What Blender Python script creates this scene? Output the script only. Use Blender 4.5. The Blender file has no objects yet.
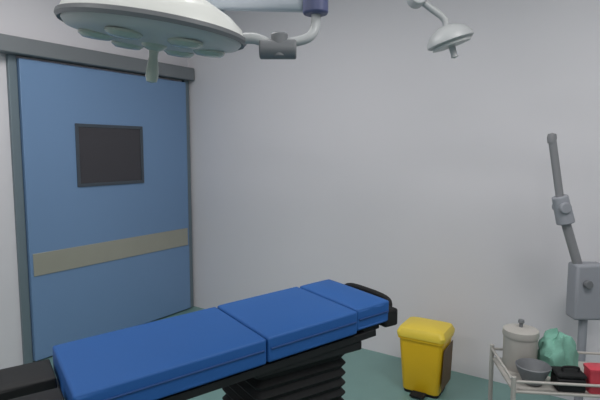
import bpy, bmesh, math, random
from mathutils import Vector, Matrix
random.seed(4)
PI = math.pi
S = bpy.context.scene
COL = S.collection

# ------------------------------------------------------------ camera
cd = bpy.data.cameras.new('camera'); cam = bpy.data.objects.new('camera', cd); COL.objects.link(cam)
cam.location = (3.524, -3.294, 1.5)
cd.lens = 30.0; cd.sensor_width = 36.0; cd.clip_start = 0.02
_f = Vector((-0.567, 0.824, -math.tan(math.radians(5.71))))
cam.rotation_euler = _f.to_track_quat('-Z', 'Y').to_euler()
S.camera = cam
# ------------------------------------------------------------ world, exposure
S.view_settings.view_transform = 'Standard'; S.view_settings.look = 'None'
S.view_settings.gamma = 1.0; S.view_settings.use_curve_mapping = False
S.view_settings.exposure = -0.25
w = bpy.data.worlds.new('world'); S.world = w; w.use_nodes = True
w.node_tree.nodes['Background'].inputs[0].default_value = (0.55, 0.6, 0.68, 1)
w.node_tree.nodes['Background'].inputs[1].default_value = 0.12
# ------------------------------------------------------------ ceiling lights (positions; fixtures are built further down)
PANELS = [(1.5, -1.75), (3.9, -1.75), (1.5, -3.9), (3.9, -3.9)]
PANEL_W = [26, 33, 26, 26]
for (x, y), e in zip(PANELS, PANEL_W):
    ld = bpy.data.lights.new('ceiling_panel_light', 'AREA'); ld.shape = 'RECTANGLE'; ld.size = 1.15; ld.size_y = 0.56
    ld.energy = e; ld.color = (1.0, 0.985, 0.97)
    lo = bpy.data.objects.new('ceiling_panel_light', ld); COL.objects.link(lo); lo.location = (x, y, 2.87)

# ------------------------------------------------------------ materials
def lin(c):
    return tuple(((v/255)/12.92 if v/255 <= 0.04045 else ((v/255+0.055)/1.055)**2.4) for v in c) + (1,)
def mat(name, rgb, rough=0.5, metal=0.0, var=0.05, scale=6.0, bump=0.0, coat=0.0, emit=0.0):
    m = bpy.data.materials.new(name); m.use_nodes = True
    nt = m.node_tree; b = nt.nodes['Principled BSDF']
    c = lin(rgb)
    tc = nt.nodes.new('ShaderNodeTexCoord'); no = nt.nodes.new('ShaderNodeTexNoise')
    no.inputs['Scale'].default_value = scale; no.inputs['Detail'].default_value = 4
    nt.links.new(tc.outputs['Object'], no.inputs['Vector'])
    mx = nt.nodes.new('ShaderNodeMix'); mx.data_type = 'RGBA'
    mx.inputs[6].default_value = tuple(v*(1-var) for v in c[:3]) + (1,)
    mx.inputs[7].default_value = tuple(min(1, v*(1+var)) for v in c[:3]) + (1,)
    nt.links.new(no.outputs['Fac'], mx.inputs[0]); nt.links.new(mx.outputs[2], b.inputs['Base Color'])
    b.inputs['Roughness'].default_value = rough; b.inputs['Metallic'].default_value = metal
    b.inputs['Coat Weight'].default_value = coat
    if bump:
        n2 = nt.nodes.new('ShaderNodeTexNoise'); n2.inputs['Scale'].default_value = scale*12
        nt.links.new(tc.outputs['Object'], n2.inputs['Vector'])
        bp = nt.nodes.new('ShaderNodeBump'); bp.inputs['Strength'].default_value = bump; bp.inputs['Distance'].default_value = 0.004
        nt.links.new(n2.outputs['Fac'], bp.inputs['Height']); nt.links.new(bp.outputs['Normal'], b.inputs['Normal'])
    if emit:
        b.inputs['Emission Color'].default_value = c; b.inputs['Emission Strength'].default_value = emit
    return m
M = dict(
    wall=mat('wall_paint', (217, 214, 219), 0.55, var=0.015, scale=1.5, bump=0.03),
    ceil=mat('ceiling_paint', (226, 226, 224), 0.7, var=0.01),
    floor=mat('teal_vinyl', (112, 146, 142), 0.35, var=0.06, scale=9),
    door=mat('blue_door_paint', (112, 142, 180), 0.4, var=0.02, scale=2),
    dframe=mat('door_frame_metal', (118, 132, 140), 0.4, 0.3, var=0.03),
    track=mat('track_cover', (126, 130, 134), 0.45, 0.3, var=0.03),
    glass=mat('dark_glass', (52, 50, 56), 0.12, var=0.03, coat=0.4),
    gasket=mat('window_gasket', (66, 74, 84), 0.5),
    band=mat('beige_metal_band', (164, 162, 150), 0.42, 0.25, var=0.05),
    steel=mat('brushed_steel', (168, 168, 168), 0.33, 0.85, var=0.05, scale=20),
    dsteel=mat('dull_steel', (128, 130, 134), 0.45, 0.6, var=0.05, scale=20),
    blue=mat('blue_vinyl', (26, 84, 152), 0.62, var=0.05, scale=5, bump=0.05),
    seam=mat('blue_piping', (30, 66, 122), 0.5),
    black=mat('black_vinyl', (14, 14, 17), 0.65, var=0.08, bump=0.05),
    rubber=mat('black_rubber', (10, 10, 13), 0.85, var=0.1),
    white=mat('white_enamel', (236, 236, 232), 0.35, var=0.01, coat=0.2),
    pale=mat('pale_grey_enamel', (176, 184, 194), 0.4, var=0.02),
    palelt=mat('light_grey_enamel', (176, 178, 180), 0.4, var=0.02),
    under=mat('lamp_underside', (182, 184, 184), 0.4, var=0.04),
    lens=mat('lamp_lens', (164, 176, 166), 0.25, var=0.05, coat=0.3),
    joint=mat('grey_joint', (112, 114, 118), 0.5, var=0.04),
    navy=mat('dark_blue_joint', (78, 84, 120), 0.45, var=0.04),
    yellow=mat('yellow_plastic', (232, 186, 28), 0.4, var=0.05, scale=8),
    yellowl=mat('pale_yellow_plastic', (228, 200, 70), 0.42, var=0.04),
    brown=mat('plain_brown', (96, 72, 44), 0.6),
    green=mat('green_cloth', (118, 168, 152), 0.9, var=0.12, scale=14, bump=0.5),
    greyeq=mat('grey_plastic', (150, 152, 160), 0.5, var=0.05),
    armgrey=mat('arm_grey_enamel', (134, 134, 138), 0.45, var=0.04),
    taupe=mat('taupe_enamel', (172, 168, 163), 0.5, var=0.04),
    red=mat('red_plastic', (190, 62, 76), 0.4, var=0.05),
    diffuser=mat('panel_diffuser', (245, 245, 240), 0.6, emit=2.0),
)
# ------------------------------------------------------------ helpers
def newobj(name, bm, m, parent=None, smooth=True, bevel=0.0, seg=2, mods=None):
    bmesh.ops.recalc_face_normals(bm, faces=bm.faces)
    me = bpy.data.meshes.new(name); bm.to_mesh(me); bm.free()
    me.materials.append(M[m]); o = bpy.data.objects.new(name, me); COL.objects.link(o)
    if parent: o.parent = parent
    if bevel:
        bv = o.modifiers.new('bevel', 'BEVEL'); bv.width = bevel; bv.segments = seg; bv.limit_method = 'ANGLE'
        bv.angle_limit = math.radians(40)
    if smooth:
        for p in me.polygons: p.use_smooth = True
        me.set_sharp_from_angle(angle=math.radians(40))
    return o
def box(bm, x0, x1, y0, y1, z0, z1, mx=None):
    r = bmesh.ops.create_cube(bm, size=1.0)
    for v in r['verts']:
        v.co = Vector((x0+(v.co.x+.5)*(x1-x0), y0+(v.co.y+.5)*(y1-y0), z0+(v.co.z+.5)*(z1-z0)))
        if mx: v.co = mx @ v.co
    return bm
def B(*a, **k): return box(bmesh.new(), *a, **k)
def cyl(bm, p, q, r, r2=None, n=20):
    p, q = Vector(p), Vector(q); d = q-p
    rot = d.to_track_quat('Z', 'Y').to_matrix().to_4x4()
    bmesh.ops.create_cone(bm, cap_ends=True, segments=n, radius1=r, radius2=r if r2 is None else r2, depth=d.length,
                          matrix=Matrix.Translation((p+q)/2) @ rot)
    return bm
def CY(*a, **k): return cyl(bmesh.new(), *a, **k)
def lathe(bm, prof, n=40, mx=None):
    rings = []
    for r, z in prof:
        if r < 1e-6: rings.append([bm.verts.new((0, 0, z))])
        else: rings.append([bm.verts.new((r*math.cos(2*PI*k/n), r*math.sin(2*PI*k/n), z)) for k in range(n)])
    for a, b in zip(rings, rings[1:]):
        for k in range(n):
            k2 = (k+1) % n
            if len(a) == 1 and len(b) == 1: continue
            if len(a) == 1: bm.faces.new((a[0], b[k], b[k2]))
            elif len(b) == 1: bm.faces.new((a[k], a[k2], b[0]))
            else: bm.faces.new((a[k], a[k2], b[k2], b[k]))
    if mx:
        for v in bm.verts: v.co = mx @ v.co
    return bm
def tube(bm, pts, r, n=12):
    pts = [Vector(p) for p in pts]
    # catmull-rom resample
    P = [pts[0]] + pts + [pts[-1]]; sm = []
    for i in range(1, len(P)-2):
        for t in [k/6 for k in range(6)]:
            a, b, c, d = P[i-1], P[i], P[i+1], P[i+2]
            sm.append(0.5*((2*b)+(c-a)*t+(2*a-5*b+4*c-d)*t*t+(3*b-a-3*c+d)*t**3))
    sm.append(pts[-1]); prev = None; rings = []
    for i, p in enumerate(sm):
        d = (sm[min(i+1, len(sm)-1)]-sm[max(i-1, 0)]).normalized()
        up = Vector((0, 0, 1)) if abs(d.z) < .95 else Vector((1, 0, 0))
        if prev is None: s = d.cross(up).normalized()
        else: s = (prev-d*prev.dot(d)).normalized()
        prev = s; u = d.cross(s)
        rings.append([bm.verts.new(p+r*(math.cos(2*PI*k/n)*s+math.sin(2*PI*k/n)*u)) for k in range(n)])
    for a, b in zip(rings, rings[1:]):
        for k in range(n): bm.faces.new((a[k], a[(k+1) % n], b[(k+1) % n], b[k]))
    bm.faces.new(rings[0]); bm.faces.new(rings[-1][::-1])
    return bm
def thing(name, label, cat, loc=(0, 0, 0), rz=0.0, group=None):
    o = bpy.data.objects.new(name, None); COL.objects.link(o); o.empty_display_size = 0.1
    o.location = loc; o.rotation_euler = (0, 0, rz); o['label'] = label; o['category'] = cat
    if group: o['group'] = group
    return o
def struct(name, bm, m, **k):
    o = newobj(name, bm, m, **k); o['kind'] = 'structure'; return o

# ------------------------------------------------------------ room shell
RX, RY, H = 6.2, -5.4, 2.9
DY0, DY1, DH = -1.55, -0.08, 2.11      # sliding door opening along the left wall
struct('floor', B(-.12, RX+.12, RY-.12, .12, -.1, 0), 'floor', smooth=False)
struct('ceiling', B(-.12, RX+.12, RY-.12, .12, H, H+.1), 'ceil', smooth=False)
struct('wall_back', B(-.12, RX+.12, 0, .12, 0, H), 'wall', smooth=False)
struct('wall_left', B(-.12, 0, RY, 0, 0, H), 'wall', smooth=False)
struct('wall_right', B(RX, RX+.12, RY, 0, 0, H), 'wall', smooth=False)
struct('wall_front', B(-.12, RX+.12, RY-.12, RY, 0, H), 'wall', smooth=False)
# door
dr = struct('door_1', B(.012, .055, DY0, DY1, .012, DH), 'door', bevel=.003)
newobj('door_frame', box(box(B(0, .03, DY0-.06, DY0-.004, 0, DH+.02), 0, .03, DY1+.004, DY1+.06, 0, DH+.02), 0, .03, DY0-.06, DY1+.06, DH+.02, DH+.05), 'dframe', dr, bevel=.003)
newobj('track_cover', B(0, .10, DY0-.9, DY1+.07, DH+.02, DH+.13), 'track', dr, bevel=.008)
newobj('window_frame', box(box(box(B(.055, .064, -1.175, -.575, 1.225, 1.25), .055, .064, -1.175, -.575, 1.67, 1.695), .055, .064, -1.175, -1.15, 1.25, 1.67), .055, .064, -.60, -.575, 1.25, 1.67), 'gasket', dr, bevel=.002)
newobj('window_pane', B(.055, .058, -1.15, -.60, 1.25, 1.67), 'glass', dr, smooth=False)
newobj('metal_band', B(.055, .061, DY0+.02, DY1-.02, .62, .78), 'band', dr, bevel=.002)

# ------------------------------------------------------------ ceiling light fixtures
for i, (x, y) in enumerate(PANELS):
    t = thing('ceiling_light', 'flat rectangular ceiling light panel ' + ['nearest the blue door', 'above the yellow bin side of the room', 'behind the viewer on the door side', 'behind the viewer away from the door'][i], 'ceiling light', (x, y, H), 0, 'ceiling light panels')
    bm = bmesh.new()
    box(bm, -.62, .62, -.32, -.29, -.02, 0); box(bm, -.62, .62, .29, .32, -.02, 0)
    box(bm, -.62, -.59, -.29, .29, -.02, 0); box(bm, .59, .62, -.29, .29, -.02, 0)
    newobj('frame', bm, 'white', t, smooth=False)
    newobj('diffuser', B(-.59, .59, -.29, .29, -.008, -.002), 'diffuser', t, smooth=False)

# ------------------------------------------------------------ operating table
TA = math.atan2(.929, .380)
T0 = Vector((2.401, -1.778, 0))
tb = thing('operating_table', 'blue padded operating table slanting across the foreground on a black column', 'operating table', (T0.x, T0.y, 0), TA)
def pad(name, x0, x1, y0, y1, zt, th, m, tilt=0.0, r=.03):
    bm = bmesh.new()
    box(bm, x0, x1, y0, y1, -th, 0)
    bmesh.ops.subdivide_edges(bm, edges=bm.edges[:], cuts=10, use_grid_fill=True)
    for v in bm.verts:   # soft crown on the top, slight belly in the side
        u = (v.co.x-x0)/(x1-x0)*2-1; s = (v.co.y-y0)/(y1-y0)*2-1
        if v.co.z > -.001: v.co.z += .008*(1-u**4)*(1-s**4)
    for v in bm.verts:
        v.co.z += zt + (v.co.x+.66)*tilt
    return newobj(name, bm, m, tb, bevel=r, seg=4)
TL = .055
p1 = pad('seat_pad', -.785, -.19, -.21, .21, .85, .088, 'blue', TL)
p2 = pad('back_pad', -.185, .20, -.21, .21, .852, .088, 'blue', TL)
p3 = pad('head_pad', .205, .37, -.20, .20, .854, .085, 'blue', TL)
for p, x0, x1, hy in ((p1, -.775, -.20, .212), (p2, -.175, .19, .212), (p3, .215, .36, .202)):
    for s in (-1, 1):
        z = lambda x: .85-.037+(x+.66)*TL
        newobj('piping', tube(bmesh.new(), [(x0, s*hy, z(x0)), ((x0+x1)/2, s*hy, z((x0+x1)/2)), (x1, s*hy, z(x1))], .0035, 8), 'seam', p)
tilt = Matrix.Translation((0, 0, .85)) @ Matrix.Rotation(-math.atan(TL), 4, 'Y')
fr = newobj('frame', B(-.775, .36, -.15, .15, -.125, -.090, mx=Matrix.Translation((0, 0, .66*TL)) @ tilt), 'black', tb, bevel=.006)
for s in (-1, 1):
    r_ = newobj('side_rail', B(-.60, .30, s*.19-.006, s*.19+.006, -.125, -.098, mx=Matrix.Translation((0, 0, .66*TL)) @ tilt), 'black', tb, bevel=.002)
    for x in (-.5, -.1, .25):
        z = .85+(x+.66)*TL-.112
        y0, y1 = sorted((s*.145, s*.187)); newobj('rail_spacer', B(x-.02, x+.02, y0, y1, z-.01, z+.006), 'black', r_, smooth=False)
# head end: dark grip bar and clamp at the near corner
bm = bmesh.new(); tube(bm, [(.34, -.14, .81), (.40, -.15, .84), (.425, -.13, .885), (.425, 0, .895), (.425, .13, .885), (.40, .15, .84), (.34, .14, .81)], .013, 12)
newobj('head_bar', bm, 'rubber', tb)
newobj('head_clamp', B(.35, .42, -.20, -.13, .80, .87), 'rubber', tb, bevel=.01, seg=3)
# leg section in black, split in two
for s in (-1, 1):
    y0, y1 = sorted((s*.035, s*.205))
    lp = pad('leg_pad', -1.38, -.795, y0, y1, .805, .055, 'black', 0.02, .022)
    y0, y1 = sorted((s*.05, s*.185))
    newobj('support_plate', B(-1.34, -.74, y0, y1, .718, .735), 'dsteel', tb, bevel=.004)
# column with bellows, then a base with feet
prof = []
bm = bmesh.new()
n = 11; z0, z1 = .30, .74
zs = [z0+(z1-z0)*k/(2*n) for k in range(2*n+1)]
rings = []
for k, z in enumerate(zs):
    e = 0 if k % 2 else .014
    hx, hy = .20-e, .16-e
    if z > .70: hx += .0; 
    ring = []
    for cx, cy, a0 in ((hx-.03, hy-.03, 0), (-hx+.03, hy-.03, PI/2), (-hx+.03, -hy+.03, PI), (hx-.03, -hy+.03, 1.5*PI)):
        for j in range(5): ring.append(bm.verts.new((cx+.03*math.cos(a0+j*PI/8), cy+.03*math.sin(a0+j*PI/8), z)))
    rings.append(ring)
for a, b in zip(rings, rings[1:]):
    L = len(a)
    for k in range(L): bm.faces.new((a[k], a[(k+1) % L], b[(k+1) % L], b[k]))
bm.faces.new(rings[0]); bm.faces.new(rings[-1])
newobj('column_bellows', bm, 'rubber', tb)
newobj('column_head', B(-.22, .24, -.19, .19, .735, .772), 'black', tb, bevel=.006)
newobj('column_skirt', B(-.22, .22, -.18, .18, .11, .305), 'black', tb, bevel=.02, seg=3)
newobj('base', B(-.52, .40, -.22, .22, .045, .112), 'black', tb, bevel=.025, seg=3)
for x in (-.44, .32):
    for y in (-.17, .17):
        newobj('foot', lathe(bmesh.new(), [(0, 0), (.035, 0), (.038, .012), (.022, .025), (.018, .05), (0, .05)], 20, Matrix.Translation((x, y, 0))), 'rubber', tb)

# ------------------------------------------------------------ surgical lamp
RZ = .6027   # turn shared by the equipment, about 34.5 degrees off the back wall
Lc = Vector((2.087, -2.097, 0))
sl = thing('surgical_lamp', 'large white domed surgical lamp with dark underside hanging before the blue door', 'surgical lamp', (Lc.x, Lc.y, H), RZ)
hz = 1.925-H   # head centre in lamp space
TM = Matrix.Translation((0, 0, hz)) @ Matrix.Rotation(math.radians(7), 4, 'Y') @ Matrix.Rotation(math.radians(3), 4, 'X')
dome = newobj('dome', lathe(bmesh.new(), [(0, .135), (.05, .134), (.11, .124), (.19, .10), (.26, .062), (.30, .028), (.312, .0), (.30, -.012), (.28, -.006), (0, -.004)], 64, TM), 'white', sl)
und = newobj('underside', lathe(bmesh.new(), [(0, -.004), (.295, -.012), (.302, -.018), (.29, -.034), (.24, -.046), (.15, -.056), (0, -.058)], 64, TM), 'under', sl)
bm = bmesh.new()
for k in range(6):
    a = 2*PI*k/6+.3
    lathe_m = TM @ Matrix.Translation((.19*math.cos(a), .19*math.sin(a), -.056))
    b2 = bmesh.new(); lathe(b2, [(0, -.012), (.045, -.010), (.058, .0), (.058, .008), (0, .008)], 24, lathe_m)
    newobj('lens', b2, 'lens', und)
bm.free()
newobj('rim', lathe(bmesh.new(), [(.306, .006), (.318, .002), (.320, -.010), (.312, -.022), (.302, -.016), (.302, .0), (.306, .006)], 64, TM), 'joint', sl)
newobj('handle', lathe(bmesh.new(), [(0, -.055), (.045, -.056), (.04, -.068), (.017, -.078), (.015, -.10), (.02, -.13), (.023, -.165), (.018, -.185), (0, -.19)], 32, TM), 'lens', sl)
J1 = Vector((.433, 0, 1.852-H)); J2 = Vector((.560, .02, 2.03-H))
a0 = TM @ Vector((.30, 0, .0))
newobj('yoke', tube(bmesh.new(), [a0, a0+Vector((.05, 0, .0)), (J1+a0)/2+Vector((.03, 0, .0)), J1], .019, 14), 'palelt', sl)
newobj('lower_joint', cyl(cyl(bmesh.new(), J1-Vector((.07, 0, 0)), J1+Vector((.06, 0, 0)), .034, n=28), J1+Vector((0, 0, -.03)), J1+Vector((0, 0, .055)), .03, n=28), 'joint', sl, bevel=.006)
newobj('swivel_tube', tube(bmesh.new(), [J1+Vector((.02, 0, .02)), J1+Vector((.10, .005, .04)), J2+Vector((0, 0, -.09)), J2], .017, 14), 'palelt', sl)
newobj('upper_joint', cyl(bmesh.new(), J2-Vector((0, 0, .055)), J2+Vector((0, 0, .06)), .045, n=28), 'navy', sl, bevel=.008)
J3 = Vector((.13, .36, 2.13-H))
bm = bmesh.new()
d = (J3-J2); mx = Matrix.Translation(J2) @ d.to_track_quat('X', 'Z').to_matrix().to_4x4()
box(bm, .03, d.length, -.035, .035, -.045, .045, mx=mx)
newobj('spring_arm', bm, 'pale', sl, bevel=.02, seg=3)
newobj('arm_hub', CY(J3-Vector((0, 0, .08)), J3+Vector((0, 0, .07)), .06, n=32), 'pale', sl, bevel=.01)
newobj('drop_tube', CY(J3, (J3.x, J3.y, -.05), .035, n=28), 'white', sl)
newobj('ceiling_canopy', lathe(bmesh.new(), [(0, -.07), (.05, -.07), (.14, -.03), (.15, 0), (0, 0)], 40, Matrix.Translation((J3.x, J3.y, 0))), 'white', sl)

# ------------------------------------------------------------ small pale lamp
Sc = Vector((2.74, -0.92, 0))
ss = thing('examination_lamp', 'small pale grey lamp hanging high in front of the bare wall', 'lamp', (Sc.x, Sc.y, H), RZ)
TS = Matrix.Translation((0, 0, 2.015-H)) @ Matrix.Rotation(math.radians(-18), 4, 'Y')
newobj('lamp_head', lathe(bmesh.new(), [(0, .065), (.035, .062), (.08, .04), (.105, .008), (.108, -.012), (.098, -.02), (0, -.02)], 48, TS), 'palelt', ss)
newobj('lens', lathe(bmesh.new(), [(0, -.02), (.092, -.021), (.088, -.032), (0, -.036)], 40, TS), 'under', ss)
newobj('grip', lathe(bmesh.new(), [(0, -.034), (.016, -.036), (.014, -.07), (.018, -.085), (0, -.092)], 24, TS), 'palelt', ss)
K2 = Vector((-.155, 0, 2.205-H))
newobj('arm', tube(bmesh.new(), [TS @ Vector((0, 0, .055)), TS @ Vector((0, 0, .10)), K2+Vector((.05, 0, -.04)), K2], .016, 14), 'palelt', ss)
newobj('elbow', CY(K2-Vector((0, .045, 0)), K2+Vector((0, .045, 0)), .042, n=28), 'palelt', ss, bevel=.006)
newobj('drop_tube', CY(K2, (K2.x, 0, -.04), .02, n=24), 'palelt', ss)
newobj('ceiling_canopy', lathe(bmesh.new(), [(0, -.05), (.03, -.05), (.08, -.02), (.085, 0), (0, 0)], 36, Matrix.Translation((K2.x, 0, 0))), 'palelt', ss)

# ------------------------------------------------------------ yellow bin
Bc = Vector((2.459, -0.36, 0))
yb = thing('waste_bin', 'yellow waste bin standing on the teal floor against the pale wall', 'bin', (Bc.x, Bc.y, 0), RZ-.55); yb.scale = (.88, .88, .92)
def rr(hx, hy, r, z, n=6):
    out = []
    for cx, cy, a0 in ((hx-r, hy-r, 0), (-hx+r, hy-r, PI/2), (-hx+r, -hy+r, PI), (hx-r, -hy+r, 1.5*PI)):
        for j in range(n+1): out.append((cx+r*math.cos(a0+j*PI/2/n), cy+r*math.sin(a0+j*PI/2/n), z))
    return out
def loft(secs, cap=True):
    bm = bmesh.new(); R = [[bm.verts.new(c) for c in s] for s in secs]
    for a, b in zip(R, R[1:]):
        L = len(a)
        for k in range(L): bm.faces.new((a[k], a[(k+1) % L], b[(k+1) % L], b[k]))
    if cap: bm.faces.new(R[0]); bm.faces.new(R[-1])
    return bm
newobj('bin_body', loft([rr(.125, .11, .03, .02), rr(.13, .115, .03, .03), rr(.155, .135, .035, .375), rr(.165, .145, .035, .38), rr(.165, .145, .035, .395)]), 'yellow', yb)
newobj('side_panel', B(.158, .161, -.115, .115, .07, .35, mx=Matrix.Translation((-.012, 0, 0)) @ Matrix.Rotation(.04, 4, 'Y')), 'brown', yb)['label'] = 'brown panel on the right side'  # thin flat panel that makes the bin's right side brown and darker
ld = newobj('lid', loft([rr(.17, .15, .04, .396), rr(.172, .152, .04, .42), rr(.155, .135, .04, .452), rr(.11, .09, .04, .468), rr(.05, .04, .03, .472)]), 'yellowl', yb)
newobj('hinge', CY((-.07, .158, .408), (.07, .158, .408), .01, n=14), 'brown', ld)
newobj('pedal', B(-.05, .05, -.185, -.10, .012, .026), 'rubber', yb, bevel=.004)
newobj('plinth', loft([rr(.122, .107, .03, 0), rr(.126, .111, .03, .02)]), 'rubber', yb)

# ------------------------------------------------------------ steel trolley at the right
Tc = Vector((3.32, -0.897, 0))
tr = thing('instrument_trolley', 'grey metal trolley at the right edge carrying a green cloth bundle', 'trolley', (Tc.x, Tc.y, 0), RZ-.12)
hx, hy, tz = .30, .17, .52
bm = bmesh.new(); box(bm, -hx, hx, -hy, hy, tz-.012, tz)
newobj('top_shelf', bm, 'taupe', tr, bevel=.004)
bm = bmesh.new(); box(bm, -hx, hx, -hy, hy, .20, .212); newobj('bottom_shelf', bm, 'taupe', tr, bevel=.004)
def rail(z):
    bm = bmesh.new()
    c = [(-hx, -hy), (hx, -hy), (hx, hy), (-hx, hy)]
    for (a, b), (c2, d2) in zip(c, c[1:]+c[:1]): cyl(bm, (a, b, z), (c2, d2, z), .006, n=12)
    return bm
newobj('guard_rail', rail(tz+.04), 'taupe', tr); newobj('guard_rail', rail(.25), 'taupe', tr)
for x in (-hx, hx):
    for y in (-hy, hy):
        lg = newobj('leg', CY((x, y, .09), (x, y, tz+.06), .010, n=16), 'taupe', tr)
        ca = newobj('castor', cyl(cyl(bmesh.new(), (x-.012, y, .04), (x+.012, y, .04), .038, n=24), (x, y, .04), (x, y, .095), .009, n=12), 'rubber', lg)
def onT(x, y, z=0): 
    v = tr.matrix_basis @ Vector((x, y, 0)); return (v.x, v.y, z)
bpy.context.view_layer.update()
# green cloth bundle
def cloth(rx, ry, h, seed):
    rnd = random.Random(seed); bm = bmesh.new(); n, m_ = 48, 14
    ph = [rnd.uniform(0, 2*PI) for _ in range(6)]
    prof = []
    R = []
    for j in range(m_):
        t = j/(m_-1); ring = []
        rad = math.cos(t*PI/2)**.55 if j < m_-1 else .04; z = h*math.sin(t*PI/2)
        for k in range(n):
            a = 2*PI*k/n
            f = 1+.10*math.sin(3*a+ph[0]+2*t)+.06*math.sin(7*a+ph[1]-3*t)+.035*math.sin(13*a+ph[2]+5*t)
            ring.append(bm.verts.new((rx*rad*f*math.cos(a), ry*rad*f*math.sin(a), z*(1+.10*math.sin(2*a+ph[3])*t+.05*math.sin(5*a+ph[4])))))
        R.append(ring)
    for a, b in zip(R, R[1:]):
        for k in range(n): bm.faces.new((a[k], a[(k+1) % n], b[(k+1) % n], b[k]))
    bm.faces.new(R[0]); bm.faces.new(R[-1])
    from mathutils import noise
    for v in bm.verts:
        q = noise.noise_vector(v.co*26)*.012 + noise.noise_vector(v.co*60)*.005
        if v.co.z < .02: q.z = 0; q *= .4
        v.co += q; v.co.z = max(v.co.z, 0)
    return bm
g = newobj('cloth_bundle', cloth(.082, .078, .165, 3), 'green'); g.location = onT(-.055, .05, tz); g.rotation_euler = (0, 0, RZ)
g['label'] = 'crumpled green cloth bundle lying on the grey trolley'; g['category'] = 'cloth'
# dark grey bowl
bw = newobj('steel_bowl', lathe(bmesh.new(), [(0, 0), (.035, 0), (.045, .006), (.066, .045), (.075, .058), (.078, .056), (.070, .042), (.048, .010), (0, .006)], 40), 'joint')
bw.location = onT(-.20, -.09, tz); bw.scale = (.9, .9, 1.4); bw['label'] = 'dark grey bowl on the trolley left of the green cloth'; bw['category'] = 'bowl'

dm = thing('metal_drum', 'pale taupe lidded drum standing on the trolley behind the dark grey bowl', 'drum', onT(-.205, .07, tz), 0); dm.scale = (1, 1, 1.38)
newobj('drum_body', lathe(bmesh.new(), [(0, 0), (.070, 0), (.072, .004), (.072, .105), (0, .105)], 44), 'taupe', dm)
dl = newobj('drum_lid', lathe(bmesh.new(), [(0, .106), (.075, .106), (.077, .112), (.075, .128), (.05, .134), (0, .136)], 44), 'taupe', dm)
newobj('lid_knob', lathe(bmesh.new(), [(0, .136), (.008, .136), (.008, .146), (.014, .152), (.012, .160), (0, .162)], 24), 'joint', dl)
# black device and red box at the lower right corner
bx = thing('black_case', 'black case at the bottom right corner beside the red box', 'case', onT(-.065, -.125, tz), RZ-.12)
newobj('case_body', B(-.06, .05, -.035, .05, 0, .055), 'black', bx, bevel=.008, seg=3)
cl = newobj('case_lid', B(-.062, .052, -.037, .052, .057, .075), 'rubber', bx, bevel=.008, seg=3)
bm = bmesh.new(); tube(bm, [(-.03, 0, .072), (-.028, 0, .092), (.028, 0, .092), (.03, 0, .072)], .005, 10); newobj('carry_handle', bm, 'rubber', cl)
rb = thing('red_box', 'red box at the bottom right corner of the picture', 'box', onT(.048, -.125, tz), RZ-.1)
rb.scale = (1, .75, .8)
newobj('box_body', loft([rr(.05, .045, .012, 0), rr(.05, .045, .012, .11)]), 'red', rb)
newobj('box_lid', loft([rr(.053, .048, .014, .111), rr(.053, .048, .014, .125), rr(.04, .035, .012, .132)]), 'red', rb)

# ------------------------------------------------------------ jointed arm standing behind the trolley
Ac = Vector((3.297, -0.269, 0))
ar = thing('jointed_arm', 'slanting grey jointed arm on a post at the right edge', 'arm', (Ac.x, Ac.y, 0), RZ)
newobj('base', lathe(bmesh.new(), [(0, 0), (.17, 0), (.175, .012), (.165, .03), (.05, .05), (.03, .08), (0, .08)], 44), 'greyeq', ar)
newobj('post', CY((0, 0, .07), (.0, 0, .75), .022, n=24), 'greyeq', ar)
dz = newobj('control_box', B(-.075, .085, -.05, .05, .60, .90), 'greyeq', ar, bevel=.014, seg=3)
newobj('screw_knob', CY((-.02, -.05, .80), (-.02, -.075, .80), .022, n=20), 'joint', dz, bevel=.004)
E1 = Vector((-.045, 0, .89)); E2 = Vector((-.150, 0, 1.20)); E3 = Vector((-.217, 0, 1.563))
newobj('lower_arm', CY(E1, E2, .024, n=20), 'armgrey', ar)
newobj('elbow_joint', cyl(cyl(bmesh.new(), E2-(E2-E1).normalized()*.09, E2+(E3-E2).normalized()*.06, .046, .040, n=28), E2-Vector((0, .055, 0)), E2+Vector((0, .045, 0)), .03, n=24), 'greyeq', ar, bevel=.006)
newobj('upper_arm', CY(E2, E3, .020, n=20), 'armgrey', ar)
newobj('arm_tip', lathe(bmesh.new(), [(0, -.03), (.02, -.028), (.024, 0), (.02, .02), (0, .026)], 24, Matrix.Translation(E3)), 'armgrey', ar)
